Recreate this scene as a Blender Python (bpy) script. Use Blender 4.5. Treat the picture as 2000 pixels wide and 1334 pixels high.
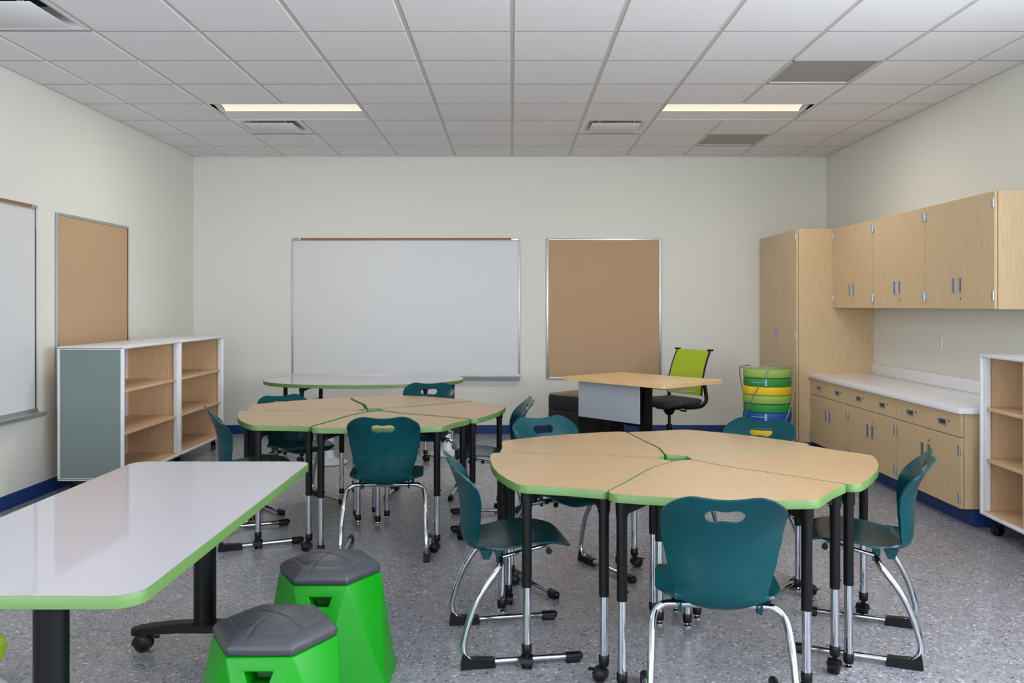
import bpy, bmesh, math, random
from mathutils import Vector, Matrix, Euler
random.seed(7)
PI = math.pi
S = bpy.context.scene
COL = S.collection
for o in list(bpy.data.objects): bpy.data.objects.remove(o)

# ------------------------------------------------------------------ camera
CZ = 1.377; HOR = 597.3; FPX = 1700.0
cam_d = bpy.data.cameras.new('camera'); cam = bpy.data.objects.new('camera', cam_d); COL.objects.link(cam)
cam.location = (0, 0, CZ); cam.rotation_euler = (PI / 2, 0, 0)
cam_d.sensor_width = 36; cam_d.lens = FPX / 2000 * 36
cam_d.shift_y = -(667 - HOR) / 2000
cam_d.clip_start = 0.05; cam_d.clip_end = 100
S.camera = cam

# ------------------------------------------------------------------ room size
XL, XR, YB, YF, ZC = -3.425, 3.38, 9.36, -5.4, 2.982

# ------------------------------------------------------------------ world, light, exposure
S.view_settings.view_transform = 'Standard'; S.view_settings.look = 'None'
S.view_settings.gamma = 1; S.view_settings.use_curve_mapping = False
S.view_settings.exposure = 0.46
W = bpy.data.worlds.new('world'); S.world = W; W.use_nodes = True
bg = W.node_tree.nodes['Background']; bg.inputs[0].default_value = (0.62, 0.78, 1.0, 1); bg.inputs[1].default_value = 1.6

def area(name, loc, rot, sx, sy, power, col):
    d = bpy.data.lights.new(name, 'AREA'); d.shape = 'RECTANGLE'; d.size = sx; d.size_y = sy
    d.energy = power; d.color = col
    o = bpy.data.objects.new(name, d); COL.objects.link(o); o.location = loc; o.rotation_euler = rot
    return o
# daylight through the long windows of the near right wall and through the two windows behind the camera
UP = math.radians(24)     # upward tilt added to the window lamps to brighten the ceiling
DAY = (0.90, 0.945, 1.0)
area('window_daylight_a', (-1.55, YF - 0.12, 1.75), (PI / 2 + UP, 0, 0), 2.5, 1.7, 38, DAY)
area('window_daylight_b', (1.55, YF - 0.12, 1.75), (PI / 2 + UP, 0, 0), 2.5, 1.7, 38, DAY)
area('window_daylight_c', (XR + 0.12, -2.6, 1.75), (PI / 2 + UP, 0, PI / 2), 3.9, 1.7, 135, DAY)
area('window_daylight_d', (XR + 0.12, 1.5, 1.75), (PI / 2 + UP, 0, PI / 2), 3.9, 1.7, 165, DAY)
area('fill_light_left', (XL - 0.12, -2.4, 1.75), (PI / 2 + UP, 0, -PI / 2), 3.5, 1.7, 190, DAY)  # added fill from an unseen left window, lights the right-wall cabinet fronts

# ------------------------------------------------------------------ materials
def lin(c):
    return tuple((x / 255 / 12.92) if x / 255 <= 0.04045 else ((x / 255 + 0.055) / 1.055) ** 2.4 for x in c) + (1,)
def mat(name, col, rough=0.5, metal=0.0, spec=0.5, coat=0.0):
    m = bpy.data.materials.new(name); m.use_nodes = True
    b = m.node_tree.nodes['Principled BSDF']
    b.inputs['Base Color'].default_value = lin(col); b.inputs['Roughness'].default_value = rough
    b.inputs['Metallic'].default_value = metal; b.inputs['Specular IOR Level'].default_value = spec
    b.inputs['Coat Weight'].default_value = coat
    return m
def N(m, t, **kw):
    n = m.node_tree.nodes.new(t)
    for k, v in kw.items():
        if hasattr(n, k): setattr(n, k, v)
        else: n.inputs[k].default_value = v
    return n
def L(m, a, b): m.node_tree.links.new(a, b)
def bsdf(m): return m.node_tree.nodes['Principled BSDF']
def noise_bump(m, scale, strength, dist=0.001, detail=3):
    tc = N(m, 'ShaderNodeTexCoord'); n = N(m, 'ShaderNodeTexNoise'); n.inputs['Scale'].default_value = scale
    n.inputs['Detail'].default_value = detail
    b = N(m, 'ShaderNodeBump'); b.inputs['Strength'].default_value = strength; b.inputs['Distance'].default_value = dist
    L(m, tc.outputs['Object'], n.inputs['Vector']); L(m, n.outputs['Fac'], b.inputs['Height']); L(m, b.outputs['Normal'], bsdf(m).inputs['Normal'])
def varied(m, c1, c2, scale, vscale=(1, 1, 1), detail=4, lo=0.35, hi=0.65):
    tc = N(m, 'ShaderNodeTexCoord'); mp = N(m, 'ShaderNodeMapping'); mp.inputs['Scale'].default_value = vscale
    n = N(m, 'ShaderNodeTexNoise'); n.inputs['Scale'].default_value = scale; n.inputs['Detail'].default_value = detail
    r = N(m, 'ShaderNodeValToRGB'); r.color_ramp.elements[0].position = lo; r.color_ramp.elements[1].position = hi
    r.color_ramp.elements[0].color = lin(c1); r.color_ramp.elements[1].color = lin(c2)
    L(m, tc.outputs['Object'], mp.inputs['Vector']); L(m, mp.outputs['Vector'], n.inputs['Vector'])
    L(m, n.outputs['Fac'], r.inputs['Fac']); L(m, r.outputs['Color'], bsdf(m).inputs['Base Color'])
    return r

M = {}
M['wall'] = mat('wall_paint', (222, 221, 212), 0.6, spec=0.3); noise_bump(M['wall'], 180, 0.08)
M['ceil'] = mat('ceiling_tile', (234, 234, 236), 0.9, spec=0.15); noise_bump(M['ceil'], 300, 0.15)
M['grid'] = mat('ceiling_grid', (205, 203, 197), 0.55)
M['white'] = mat('white_enamel', (226, 226, 228), 0.35)
M['whiteboard'] = mat('whiteboard_enamel', (212, 213, 213), 0.32)
M['alu'] = mat('satin_aluminium', (190, 192, 194), 0.38, metal=0.85)
M['chrome'] = mat('chrome', (184, 187, 193), 0.08, metal=1.0)
M['steel'] = mat('brushed_steel', (185, 190, 198), 0.3, metal=0.9)
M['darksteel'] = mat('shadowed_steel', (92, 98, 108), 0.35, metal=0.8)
M['black'] = mat('black_powder_coat', (6, 7, 9), 0.42, spec=0.25)
M['blackplastic'] = mat('black_plastic', (7, 8, 10), 0.4, spec=0.3)
M['base'] = mat('blue_rubber_base', (14, 52, 112), 0.5)
M['teal'] = mat('teal_plastic', (0, 60, 66), 0.33, spec=0.24); 
M['edge'] = mat('green_edge_band', (92, 127, 67), 0.42)
M['wtop'] = mat('white_laminate', (176, 174, 182), 0.05, spec=0.6)
M['counter'] = mat('counter_quartz', (226, 224, 224), 0.22)
varied(M['counter'], (226, 226, 230), (240, 240, 243), 90)
M['green'] = mat('green_stool_plastic', (3, 136, 10), 0.38, spec=0.3)
M['cushion'] = mat('grey_vinyl', (60, 62, 68), 0.42)
M['lime'] = mat('lime_plastic', (150, 178, 30), 0.4)
M['mesh'] = mat('lime_mesh', (164, 184, 30), 0.65)
M['seatfab'] = mat('charcoal_fabric', (54, 54, 60), 0.8)
M['panelgreen'] = mat('sage_laminate', (118, 132, 127), 0.35)
M['blackped'] = mat('black_pedestal', (24, 25, 29), 0.45)
M['dark'] = mat('dark_void', (12, 13, 14), 0.8)
M['grille'] = mat('perforated_grille', (150, 150, 150), 0.6)
M['lockbrass'] = mat('lock_nickel', (170, 160, 140), 0.3, metal=0.9)
M['cork'] = mat('cork', (186, 156, 124), 0.85, spec=0.2); varied(M['cork'], (180, 149, 117), (192, 163, 131), 260, detail=6); noise_bump(M['cork'], 500, 0.2)
M['corkstrip'] = mat('cork_strip', (150, 100, 70), 0.85)
def wood(name, c1, c2, rough, vs, sc=6):
    m = mat(name, c1, rough); varied(m, c1, c2, sc, vs, 6, 0.3, 0.7); return m
M['cab'] = wood('cabinet_oak_laminate', (196, 167, 128), (212, 186, 148), 0.4, (22, 22, 1.0))
M['cabside'] = M['cab']
M['shelf'] = wood('shelf_oak_laminate', (204, 168, 130), (218, 186, 148), 0.4, (14, 14, 1.0))
M['maple'] = wood('maple_laminate', (172, 141, 102), (184, 154, 117), 0.34, (2.2, 14, 2))
M['deskwood'] = wood('desk_oak_laminate', (228, 190, 136), (238, 204, 152), 0.3, (2, 16, 2))
# teal shell: fine woven grid moulded in the plastic
def teal_grid(m):
    tc = N(m, 'ShaderNodeTexCoord'); sp = N(m, 'ShaderNodeSeparateXYZ'); L(m, tc.outputs['UV'], sp.inputs[0])
    outs = []
    for ax, per in (('X', 0.055), ('Y', 0.055)):
        a = N(m, 'ShaderNodeMath', operation='DIVIDE'); a.inputs[1].default_value = per; L(m, sp.outputs[ax], a.inputs[0])
        f = N(m, 'ShaderNodeMath', operation='FRACT'); L(m, a.outputs[0], f.inputs[0])
        c = N(m, 'ShaderNodeMath', operation='LESS_THAN'); c.inputs[1].default_value = 0.035; L(m, f.outputs[0], c.inputs[0])
        outs.append(c)
    mx = N(m, 'ShaderNodeMath', operation='MAXIMUM'); L(m, outs[0].outputs[0], mx.inputs[0]); L(m, outs[1].outputs[0], mx.inputs[1])
    ra = N(m, 'ShaderNodeMapRange'); ra.inputs['To Min'].default_value = 0.3; ra.inputs['To Max'].default_value = 0.16; L(m, mx.outputs[0], ra.inputs['Value'])
    n = N(m, 'ShaderNodeTexNoise'); n.inputs['Scale'].default_value = 260
    ad = N(m, 'ShaderNodeMath', operation='MULTIPLY'); ad.inputs[1].default_value = 0.5; L(m, n.outputs['Fac'], ad.inputs[0])
    su = N(m, 'ShaderNodeMath', operation='SUBTRACT'); L(m, ad.outputs[0], su.inputs[0]); L(m, mx.outputs[0], su.inputs[1])
    b = N(m, 'ShaderNodeBump'); b.inputs['Strength'].default_value = 0.16; b.inputs['Distance'].default_value = 0.001
    L(m, tc.outputs['Object'], n.inputs['Vector']); L(m, su.outputs[0], b.inputs['Height']); L(m, b.outputs['Normal'], bsdf(m).inputs['Normal'])
    L(m, ra.outputs[0], bsdf(m).inputs['Roughness'])
teal_grid(M['teal'])
noise_bump(M['green'], 400, 0.06); noise_bump(M['cushion'], 900, 0.3)
# frosted acrylic
m = M['frost'] = mat('frosted_acrylic', (196, 204, 214), 0.45); bsdf(m).inputs['Transmission Weight'].default_value = 0.35; bsdf(m).inputs['IOR'].default_value = 1.3
m = M['clear'] = mat('clear_clip', (225, 228, 232), 0.1); bsdf(m).inputs['Transmission Weight'].default_value = 0.6
# speckled floor
def floor_mat():
    m = mat('speckled_vinyl_floor', (140, 140, 146), 0.27, spec=0.55)
    tc = N(m, 'ShaderNodeTexCoord'); prev = None
    big = N(m, 'ShaderNodeTexNoise'); big.inputs['Scale'].default_value = 14; big.inputs['Detail'].default_value = 5
    r0 = N(m, 'ShaderNodeValToRGB'); r0.color_ramp.elements[0].position = 0.3; r0.color_ramp.elements[1].position = 0.7
    r0.color_ramp.elements[0].color = lin((130, 130, 137)); r0.color_ramp.elements[1].color = lin((148, 148, 154))
    L(m, tc.outputs['Object'], big.inputs['Vector']); L(m, big.outputs['Fac'], r0.inputs['Fac']); prev = r0.outputs['Color']
    wn = N(m, 'ShaderNodeTexNoise'); wn.inputs['Scale'].default_value = 60
    L(m, tc.outputs['Object'], wn.inputs['Vector'])
    for sc, lo, hi, col in ((120, 0.0, 0.26, (98, 100, 108)), (95, 0.80, 1.0, (176, 176, 180)), (62, 0.0, 0.13, (92, 94, 102)), (58, 0.91, 1.0, (188, 188, 192)), (150, 0.88, 1.0, (182, 182, 187))):
        mp = N(m, 'ShaderNodeMapping'); mp.inputs['Location'].default_value = (sc * 0.37, sc * 0.11, 0)
        mixv = N(m, 'ShaderNodeVectorMath', operation='MULTIPLY_ADD'); mixv.inputs[1].default_value = (0.02, 0.02, 0)
        L(m, wn.outputs['Color'], mixv.inputs[0]); L(m, tc.outputs['Object'], mixv.inputs[2]); L(m, mixv.outputs[0], mp.inputs['Vector'])
        v = N(m, 'ShaderNodeTexVoronoi'); v.inputs['Scale'].default_value = sc; L(m, mp.outputs[0], v.inputs['Vector'])
        s = N(m, 'ShaderNodeSeparateColor'); L(m, v.outputs['Color'], s.inputs[0])
        a = N(m, 'ShaderNodeMath', operation='COMPARE'); a.inputs[1].default_value = (lo + hi) / 2; a.inputs[2].default_value = (hi - lo) / 2
        L(m, s.outputs[0], a.inputs[0])
        d = N(m, 'ShaderNodeMath', operation='LESS_THAN'); d.inputs[1].default_value = 0.42; L(m, v.outputs['Distance'], d.inputs[0])
        k = N(m, 'ShaderNodeMath', operation='MULTIPLY'); L(m, a.outputs[0], k.inputs[0]); L(m, d.outputs[0], k.inputs[1])
        k2 = N(m, 'ShaderNodeMath', operation='MULTIPLY'); k2.inputs[1].default_value = 1.0; L(m, k.outputs[0], k2.inputs[0])
        mx = N(m, 'ShaderNodeMix', data_type='RGBA'); mx.inputs['B'].default_value = lin(col)
        L(m, k2.outputs[0], mx.inputs['Factor']); L(m, prev, mx.inputs['A']); prev = mx.outputs['Result']
    L(m, prev, bsdf(m).inputs['Base Color'])
    return m
M['floor'] = floor_mat()
def emis(name, col, st):
    m = bpy.data.materials.new(name); m.use_nodes = True; b = bsdf(m)
    b.inputs['Base Color'].default_value = (0.12, 0.12, 0.12, 1); b.inputs['Emission Color'].default_value = lin(col); b.inputs['Emission Strength'].default_value = st
    return m
M['lens'] = emis('lamp_lens', (255, 230, 204), 1.35)
def lens_glow(m):   # the LED row sits along the far edge of the lens, so the lens is brighter there
    tc = N(m, 'ShaderNodeTexCoord'); sp = N(m, 'ShaderNodeSeparateXYZ'); L(m, tc.outputs['Object'], sp.inputs[0])
    r = N(m, 'ShaderNodeMapRange'); r.inputs['From Min'].default_value = -.29; r.inputs['From Max'].default_value = 0.0; r.inputs['To Min'].default_value = .46; r.inputs['To Max'].default_value = .84
    L(m, sp.outputs['Y'], r.inputs['Value']); L(m, r.outputs[0], bsdf(m).inputs['Emission Strength'])
lens_glow(M['lens'])

# ------------------------------------------------------------------ mesh helpers
class MB:
    def __init__(s): s.v = []; s.f = []; s.sm = []; s.uv = None
    def add(s, vs, fs, smooth=False):
        b = len(s.v); s.v += [tuple(v) for v in vs]; s.f += [tuple(i + b for i in f) for f in fs]; s.sm += [smooth] * len(fs); return s
    def bm(s, bm, smooth=False):
        bm.verts.index_update()
        s.add([v.co[:] for v in bm.verts], [[v.index for v in f.verts] for f in bm.faces], smooth); bm.free(); return s
    def box(s, x0, x1, y0, y1, z0, z1, bev=0.0, seg=2, M4=None):
        bm = bmesh.new(); bmesh.ops.create_cube(bm, size=1)
        for v in bm.verts: v.co = Vector((x0 + (v.co.x + .5) * (x1 - x0), y0 + (v.co.y + .5) * (y1 - y0), z0 + (v.co.z + .5) * (z1 - z0)))
        if bev > 0: bmesh.ops.bevel(bm, geom=bm.edges[:], offset=bev, segments=seg, affect='EDGES', profile=0.5)
        if M4 is not None: bmesh.ops.transform(bm, matrix=M4, verts=bm.verts[:])
        return s.bm(bm, bev > 0)
    def cyl(s, p0, p1, r0, r1=None, n=20, caps=True):
        r1 = r0 if r1 is None else r1; p0 = Vector(p0); p1 = Vector(p1); d = (p1 - p0).normalized()
        a = Vector((0, 0, 1)) if abs(d.z) < 0.9 else Vector((1, 0, 0)); u = d.cross(a).normalized(); w = d.cross(u)
        vs = []
        for p, r in ((p0, r0), (p1, r1)):
            for i in range(n):
                t = 2 * PI * i / n; vs.append(p + u * (r * math.cos(t)) + w * (r * math.sin(t)))
        fs = [(i, i + n, (i + 1) % n + n, (i + 1) % n) for i in range(n)]
        s.add(vs, fs, True)
        if caps: s.add(vs[:n], [tuple(range(n))]); s.add(vs[n:], [tuple(reversed(range(n)))])
        return s
    def tube(s, pts, r, n=14, closed=False, caps=True):
        P = [Vector(p) for p in pts]; k = len(P); vs = []; prev = None
        for i, p in enumerate(P):
            if closed: d = (P[(i + 1) % k] - P[i - 1]).normalized()
            else: d = (P[min(i + 1, k - 1)] - P[max(i - 1, 0)]).normalized()
            if prev is None:
                a = Vector((0, 0, 1)) if abs(d.z) < 0.9 else Vector((1, 0, 0)); u = d.cross(a).normalized()
            else: u = (prev - d * prev.dot(d)).normalized()
            prev = u; w = d.cross(u); rr = r[i] if isinstance(r, (list, tuple)) else r
            for j in range(n):
                t = 2 * PI * j / n; vs.append(p + u * (rr * math.cos(t)) + w * (rr * math.sin(t)))
        m = k if closed else k - 1
        fs = [(i * n + j, ((i + 1) % k) * n + j, ((i + 1) % k) * n + (j + 1) % n, i * n + (j + 1) % n) for i in range(m) for j in range(n)]
        s.add(vs, fs, True)
        if caps and not closed: s.add(vs[:n], [tuple(range(n))]); s.add(vs[-n:], [tuple(reversed(range(n)))])
        return s
    def lathe(s, prof, c=(0, 0), n=40):
        vs = []; k = len(prof)
        for r, z in prof:
            for j in range(n):
                t = 2 * PI * j / n; vs.append((c[0] + r * math.cos(t), c[1] + r * math.sin(t), z))
        s.add(vs, [(i * n + j, i * n + (j + 1) % n, (i + 1) * n + (j + 1) % n, (i + 1) * n + j) for i in range(k - 1) for j in range(n)], True)
        if prof[0][0] > 1e-5: s.add(vs[:n], [tuple(reversed(range(n)))])
        if prof[-1][0] > 1e-5: s.add(vs[-n:], [tuple(range(n))])
        return s
    def prism(s, poly, z0, z1, smooth=True):
        n = len(poly); vs = [(x, y, z0) for x, y in poly] + [(x, y, z1) for x, y in poly]
        s.add(vs, [(i, (i + 1) % n, (i + 1) % n + n, i + n) for i in range(n)], smooth)
        s.add(vs[n:], [tuple(range(n))]); s.add(vs[:n], [tuple(reversed(range(n)))]); return s
    def build(s, name, m, parent=None, loc=None, rot=None, angle=38):
        me = bpy.data.meshes.new(name); me.from_pydata(s.v, [], s.f); me.update()
        bm = bmesh.new(); bm.from_mesh(me); bmesh.ops.remove_doubles(bm, verts=bm.verts[:], dist=1e-5)
        bmesh.ops.recalc_face_normals(bm, faces=bm.faces[:]); bm.to_mesh(me); bm.free()
        me.polygons.foreach_set('use_smooth', [True] * len(me.polygons)); me.set_sharp_from_angle(angle=math.radians(angle))
        me.materials.append(m); o = bpy.data.objects.new(name, me); COL.objects.link(o)
        if parent is not None: o.parent = parent
        if loc is not None: o.location = loc
        if rot is not None: o.rotation_euler = rot
        return o
def thing(name, label, cat, loc=(0, 0, 0), rz=0.0, group=None):
    o = bpy.data.objects.new(name, None); o.empty_display_size = 0.1; COL.objects.link(o)
    o.location = loc; o.rotation_euler = (0, 0, rz); return tag(o, label, cat, group)
def tag(o, label, cat, group=None):
    o['label'] = label; o['category'] = cat
    if group: o['group'] = group
    return o
def struct(o): o['kind'] = 'structure'; return o
KIDS = {}
def dup(root, loc, rz, label, group=None):
    def cp(o, parent):
        c = o.copy(); COL.objects.link(c)
        if parent is not None: c.parent = parent
        for ch in [x for x in ALL if x.parent == o]: cp(ch, c)
        return c
    ALL = list(bpy.data.objects)
    r = cp(root, None); r.location = loc; r.rotation_euler = (0, 0, rz); r['label'] = label
    if group: r['group'] = group
    return r
def rot2(p, a): c, s_ = math.cos(a), math.sin(a); return (p[0] * c - p[1] * s_, p[0] * s_ + p[1] * c)
def smooth_poly(pts, it=2):
    for _ in range(it):
        q = []
        n = len(pts)
        for i in range(n):
            a, b = pts[i], pts[(i + 1) % n]
            q += [(a[0] * .75 + b[0] * .25, a[1] * .75 + b[1] * .25), (a[0] * .25 + b[0] * .75, a[1] * .25 + b[1] * .75)]
        pts = q
    return pts
def offset_poly(poly, d):
    n = len(poly); out = []
    A = sum(poly[i][0] * poly[(i + 1) % n][1] - poly[(i + 1) % n][0] * poly[i][1] for i in range(n)); sg = 1 if A > 0 else -1
    for i in range(n):
        a, b, c = poly[i - 1], poly[i], poly[(i + 1) % n]
        e1 = Vector((b[0] - a[0], b[1] - a[1])); e2 = Vector((c[0] - b[0], c[1] - b[1]))
        if e1.length < 1e-9 or e2.length < 1e-9: out.append(b); continue
        n1 = Vector((e1.y, -e1.x)).normalized() * sg; n2 = Vector((e2.y, -e2.x)).normalized() * sg; nn = (n1 + n2)
        if nn.length < 1e-6: nn = n1
        nn.normalize(); k = d / max(0.4, nn.dot(n1)); out.append((b[0] + nn.x * k, b[1] + nn.y * k))
    return out
def round_rect(x0, x1, y0, y1, r, n=8):
    out = []
    for cx, cy, a0 in ((x1 - r, y1 - r, 0), (x0 + r, y1 - r, PI / 2), (x0 + r, y0 + r, PI), (x1 - r, y0 + r, 1.5 * PI)):
        for i in range(n + 1):
            a = a0 + PI / 2 * i / n; out.append((cx + r * math.cos(a), cy + r * math.sin(a)))
    return out
def ring_band(poly, z0, z1, t=0.0018, b=0.0012):
    """edge band: a closed ring around a top, with softened arrises"""
    m = MB(); n = len(poly); rows = [(offset_poly(poly, -0.0), z1), (offset_poly(poly, t - b * .5), z1), (offset_poly(poly, t), z1 - b), (offset_poly(poly, t), z0 + b), (offset_poly(poly, t - b), z0), (poly, z0)]
    vs = []
    for pl, z in rows: vs += [(x, y, z) for x, y in pl]
    k = len(rows)
    m.add(vs, [(i * n + j, i * n + (j + 1) % n, ((i + 1) % k) * n + (j + 1) % n, ((i + 1) % k) * n + j) for i in range(k) for j in range(n)], True)
    return m
def catmull(pts, k=6):
    P = [Vector(p) for p in pts]; P = [P[0] * 2 - P[1]] + P + [P[-1] * 2 - P[-2]]; out = []
    for i in range(1, len(P) - 2):
        for j in range(k):
            t = j / k; a, b, c, d = P[i - 1], P[i], P[i + 1], P[i + 2]
            out.append(0.5 * ((2 * b) + (c - a) * t + (2 * a - 5 * b + 4 * c - d) * t * t + (3 * b - a - 3 * c + d) * t ** 3))
    out.append(P[-2]); return out

# ------------------------------------------------------------------ room shell
def grid_wall(name, m, axis, pos, a0, a1, z0, z1, holes, th, sign):
    """wall slab with rectangular window holes; axis 'x' -> wall in plane x=pos running along y"""
    mb = MB(); us = sorted({a0, a1} | {h[0] for h in holes} | {h[1] for h in holes}); zs = sorted({z0, z1} | {h[2] for h in holes} | {h[3] for h in holes})
    for i in range(len(us) - 1):
        for j in range(len(zs) - 1):
            uc = (us[i] + us[i + 1]) / 2; zc = (zs[j] + zs[j + 1]) / 2
            if any(h[0] < uc < h[1] and h[2] < zc < h[3] for h in holes): continue
            lo, hi = (pos, pos + th * sign) if sign > 0 else (pos + th * sign, pos)
            if axis == 'x': mb.box(lo, hi, us[i], us[i + 1], zs[j], zs[j + 1])
            else: mb.box(us[i], us[i + 1], lo, hi, zs[j], zs[j + 1])
    return struct(mb.build(name, m))
struct(MB().box(XL - .1, XR + .1, YF - .1, YB + .1, -0.1, 0).build('floor', M['floor']))
struct(MB().box(XL - .1, XR + .1, YB, YB + .1, 0, ZC + .12).build('wall_back', M['wall']))
grid_wall('wall_left', M['wall'], 'x', XL, YF - .1, YB, 0, ZC + .12, [(-4.2, -0.6, 0.85, 2.65)], .1, -1)  # opening added for the left fill light
grid_wall('wall_right', M['wall'], 'x', XR, YF - .1, YB, 0, ZC + .12, [(-4.6, -0.6, 0.85, 2.65), (-0.5, 3.5, 0.85, 2.65)], .1, 1)
grid_wall('wall_front', M['wall'], 'y', YF, XL, XR, 0, ZC + .12, [(-2.85, -0.25, 0.85, 2.65), (0.25, 2.85, 0.85, 2.65)], .1, -1)
def win(name, axis, pos, a0, a1, zs=.85):
    mb = MB(); t = .045
    for (u0, u1, z0, z1) in ((a0, a1, zs, zs + t), (a0, a1, 2.65 - t, 2.65), (a0, a0 + t, zs + t, 2.65 - t), (a1 - t, a1, zs + t, 2.65 - t), ((a0 + a1) / 2 - t / 2, (a0 + a1) / 2 + t / 2, zs + t, 2.65 - t)):
        if axis == 'x': mb.box(pos + (.01 if pos > 0 else -.07), pos + (.07 if pos > 0 else -.01), u0, u1, z0, z1)
        else: mb.box(u0, u1, pos - .07, pos - .01, z0, z1)
    struct(mb.build(name, M['alu']))
win('window_1', 'y', YF, -2.85, -0.25); win('window_2', 'y', YF, 0.25, 2.85); win('window_3', 'x', XR, -4.6, -0.6); win('window_4', 'x', XR, -0.5, 3.5); win('fill_window', 'x', XL, -4.2, -0.6)  # the left wall window is unseen, added for its fill light
for nm, b in (('baseboard_back', (XL + .004, 2.655, YB - .008, YB - .0005, 0.0005, .095)), ('baseboard_left', (XL + .0005, XL + .008, YF, YB, 0.0005, .095)), ('baseboard_right', (XR - .008, XR - .0005, YF, 5.41, 0.0005, .095))):
    mb = MB(); mb.box(*b); x0, x1, y0, y1, z0, z1 = b
    if nm == 'baseboard_back': mb.box(x0, x1, y0 - .008, y0, z0, .008)
    elif nm == 'baseboard_left': mb.box(x1, x1 + .008, y0, y1, z0, .008)
    else: mb.box(x0 - .008, x0, y0, y1, z0, .008)
    struct(mb.build(nm, M['base']))

# suspended ceiling: tiles with a recessed reveal on a grid
T = .61
lights = [(-4, -2, 3), (2, 4, 3), (-4, -2, 10), (2, 4, 10), (-4, -2, 16), (2, 4, 16)]    # x cell range, row counted from the back wall
diff = [(-4, 2), (1, 2), (-5, 7), (3, 9), (-2, 13)]
grill = [(3, 5), (3, 1)]
def row_y(r): return YB - T * (r + 1), YB - T * r
occ = set()
for a, b, r in lights:
    for c in range(a, b): occ.add((c, r))
for c, r in diff + grill: occ.add((c, r))
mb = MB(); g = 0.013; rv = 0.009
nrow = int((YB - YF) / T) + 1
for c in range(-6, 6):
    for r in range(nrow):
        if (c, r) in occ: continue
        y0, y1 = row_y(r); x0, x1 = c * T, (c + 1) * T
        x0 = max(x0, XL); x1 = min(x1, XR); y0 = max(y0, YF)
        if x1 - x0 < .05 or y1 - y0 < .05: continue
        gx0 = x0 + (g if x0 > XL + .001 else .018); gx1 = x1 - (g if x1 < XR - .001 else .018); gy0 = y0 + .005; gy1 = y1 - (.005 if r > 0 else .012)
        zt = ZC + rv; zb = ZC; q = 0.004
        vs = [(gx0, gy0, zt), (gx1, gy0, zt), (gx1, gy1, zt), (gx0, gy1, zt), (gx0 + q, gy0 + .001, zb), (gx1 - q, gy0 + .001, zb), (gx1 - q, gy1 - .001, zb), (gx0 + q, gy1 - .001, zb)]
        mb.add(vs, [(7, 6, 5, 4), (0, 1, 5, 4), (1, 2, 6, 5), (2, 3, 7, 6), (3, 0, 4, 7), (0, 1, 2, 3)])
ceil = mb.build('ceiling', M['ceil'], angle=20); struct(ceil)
ceil.data.materials.append(mat('tile_gap_shade', (128, 126, 122), .9))  # shade of the cross gaps painted as darker grey on the tile sides
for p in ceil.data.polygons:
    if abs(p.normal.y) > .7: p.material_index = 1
mb = MB()
for c in range(-5, 6):
    segs = []; cur = YF
    rows_block = sorted(r for a, b, r in lights if a < c < b)
    edges = [(row_y(r)) for r in rows_block]
    y = YB
    for (b0, b1) in edges:
        mb.box(c * T - .016, c * T + .016, b1, y, ZC + rv * .55, ZC + .03); y = b0
    mb.box(c * T - .016, c * T + .016, YF, y, ZC + rv * .55, ZC + .03)
for r in range(1, nrow):
    y = YB - T * r
    if y > YF: mb.box(XL, XR, y - .0075, y + .0075, ZC + rv * .8, ZC + .03)
for b in ((XL, XL + .022, YF, YB), (XR - .022, XR, YF, YB), (XL, XR, YB - .016, YB), (XL, XR, YF, YF + .022)): mb.box(*b, ZC + .004, ZC + .03)
struct(mb.build('trim_1', M['grid']))
struct(MB().box(XL - .1, XR + .1, YF - .1, YB + .1, ZC + .12, ZC + .2).build('trim_2', M['dark']))

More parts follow.
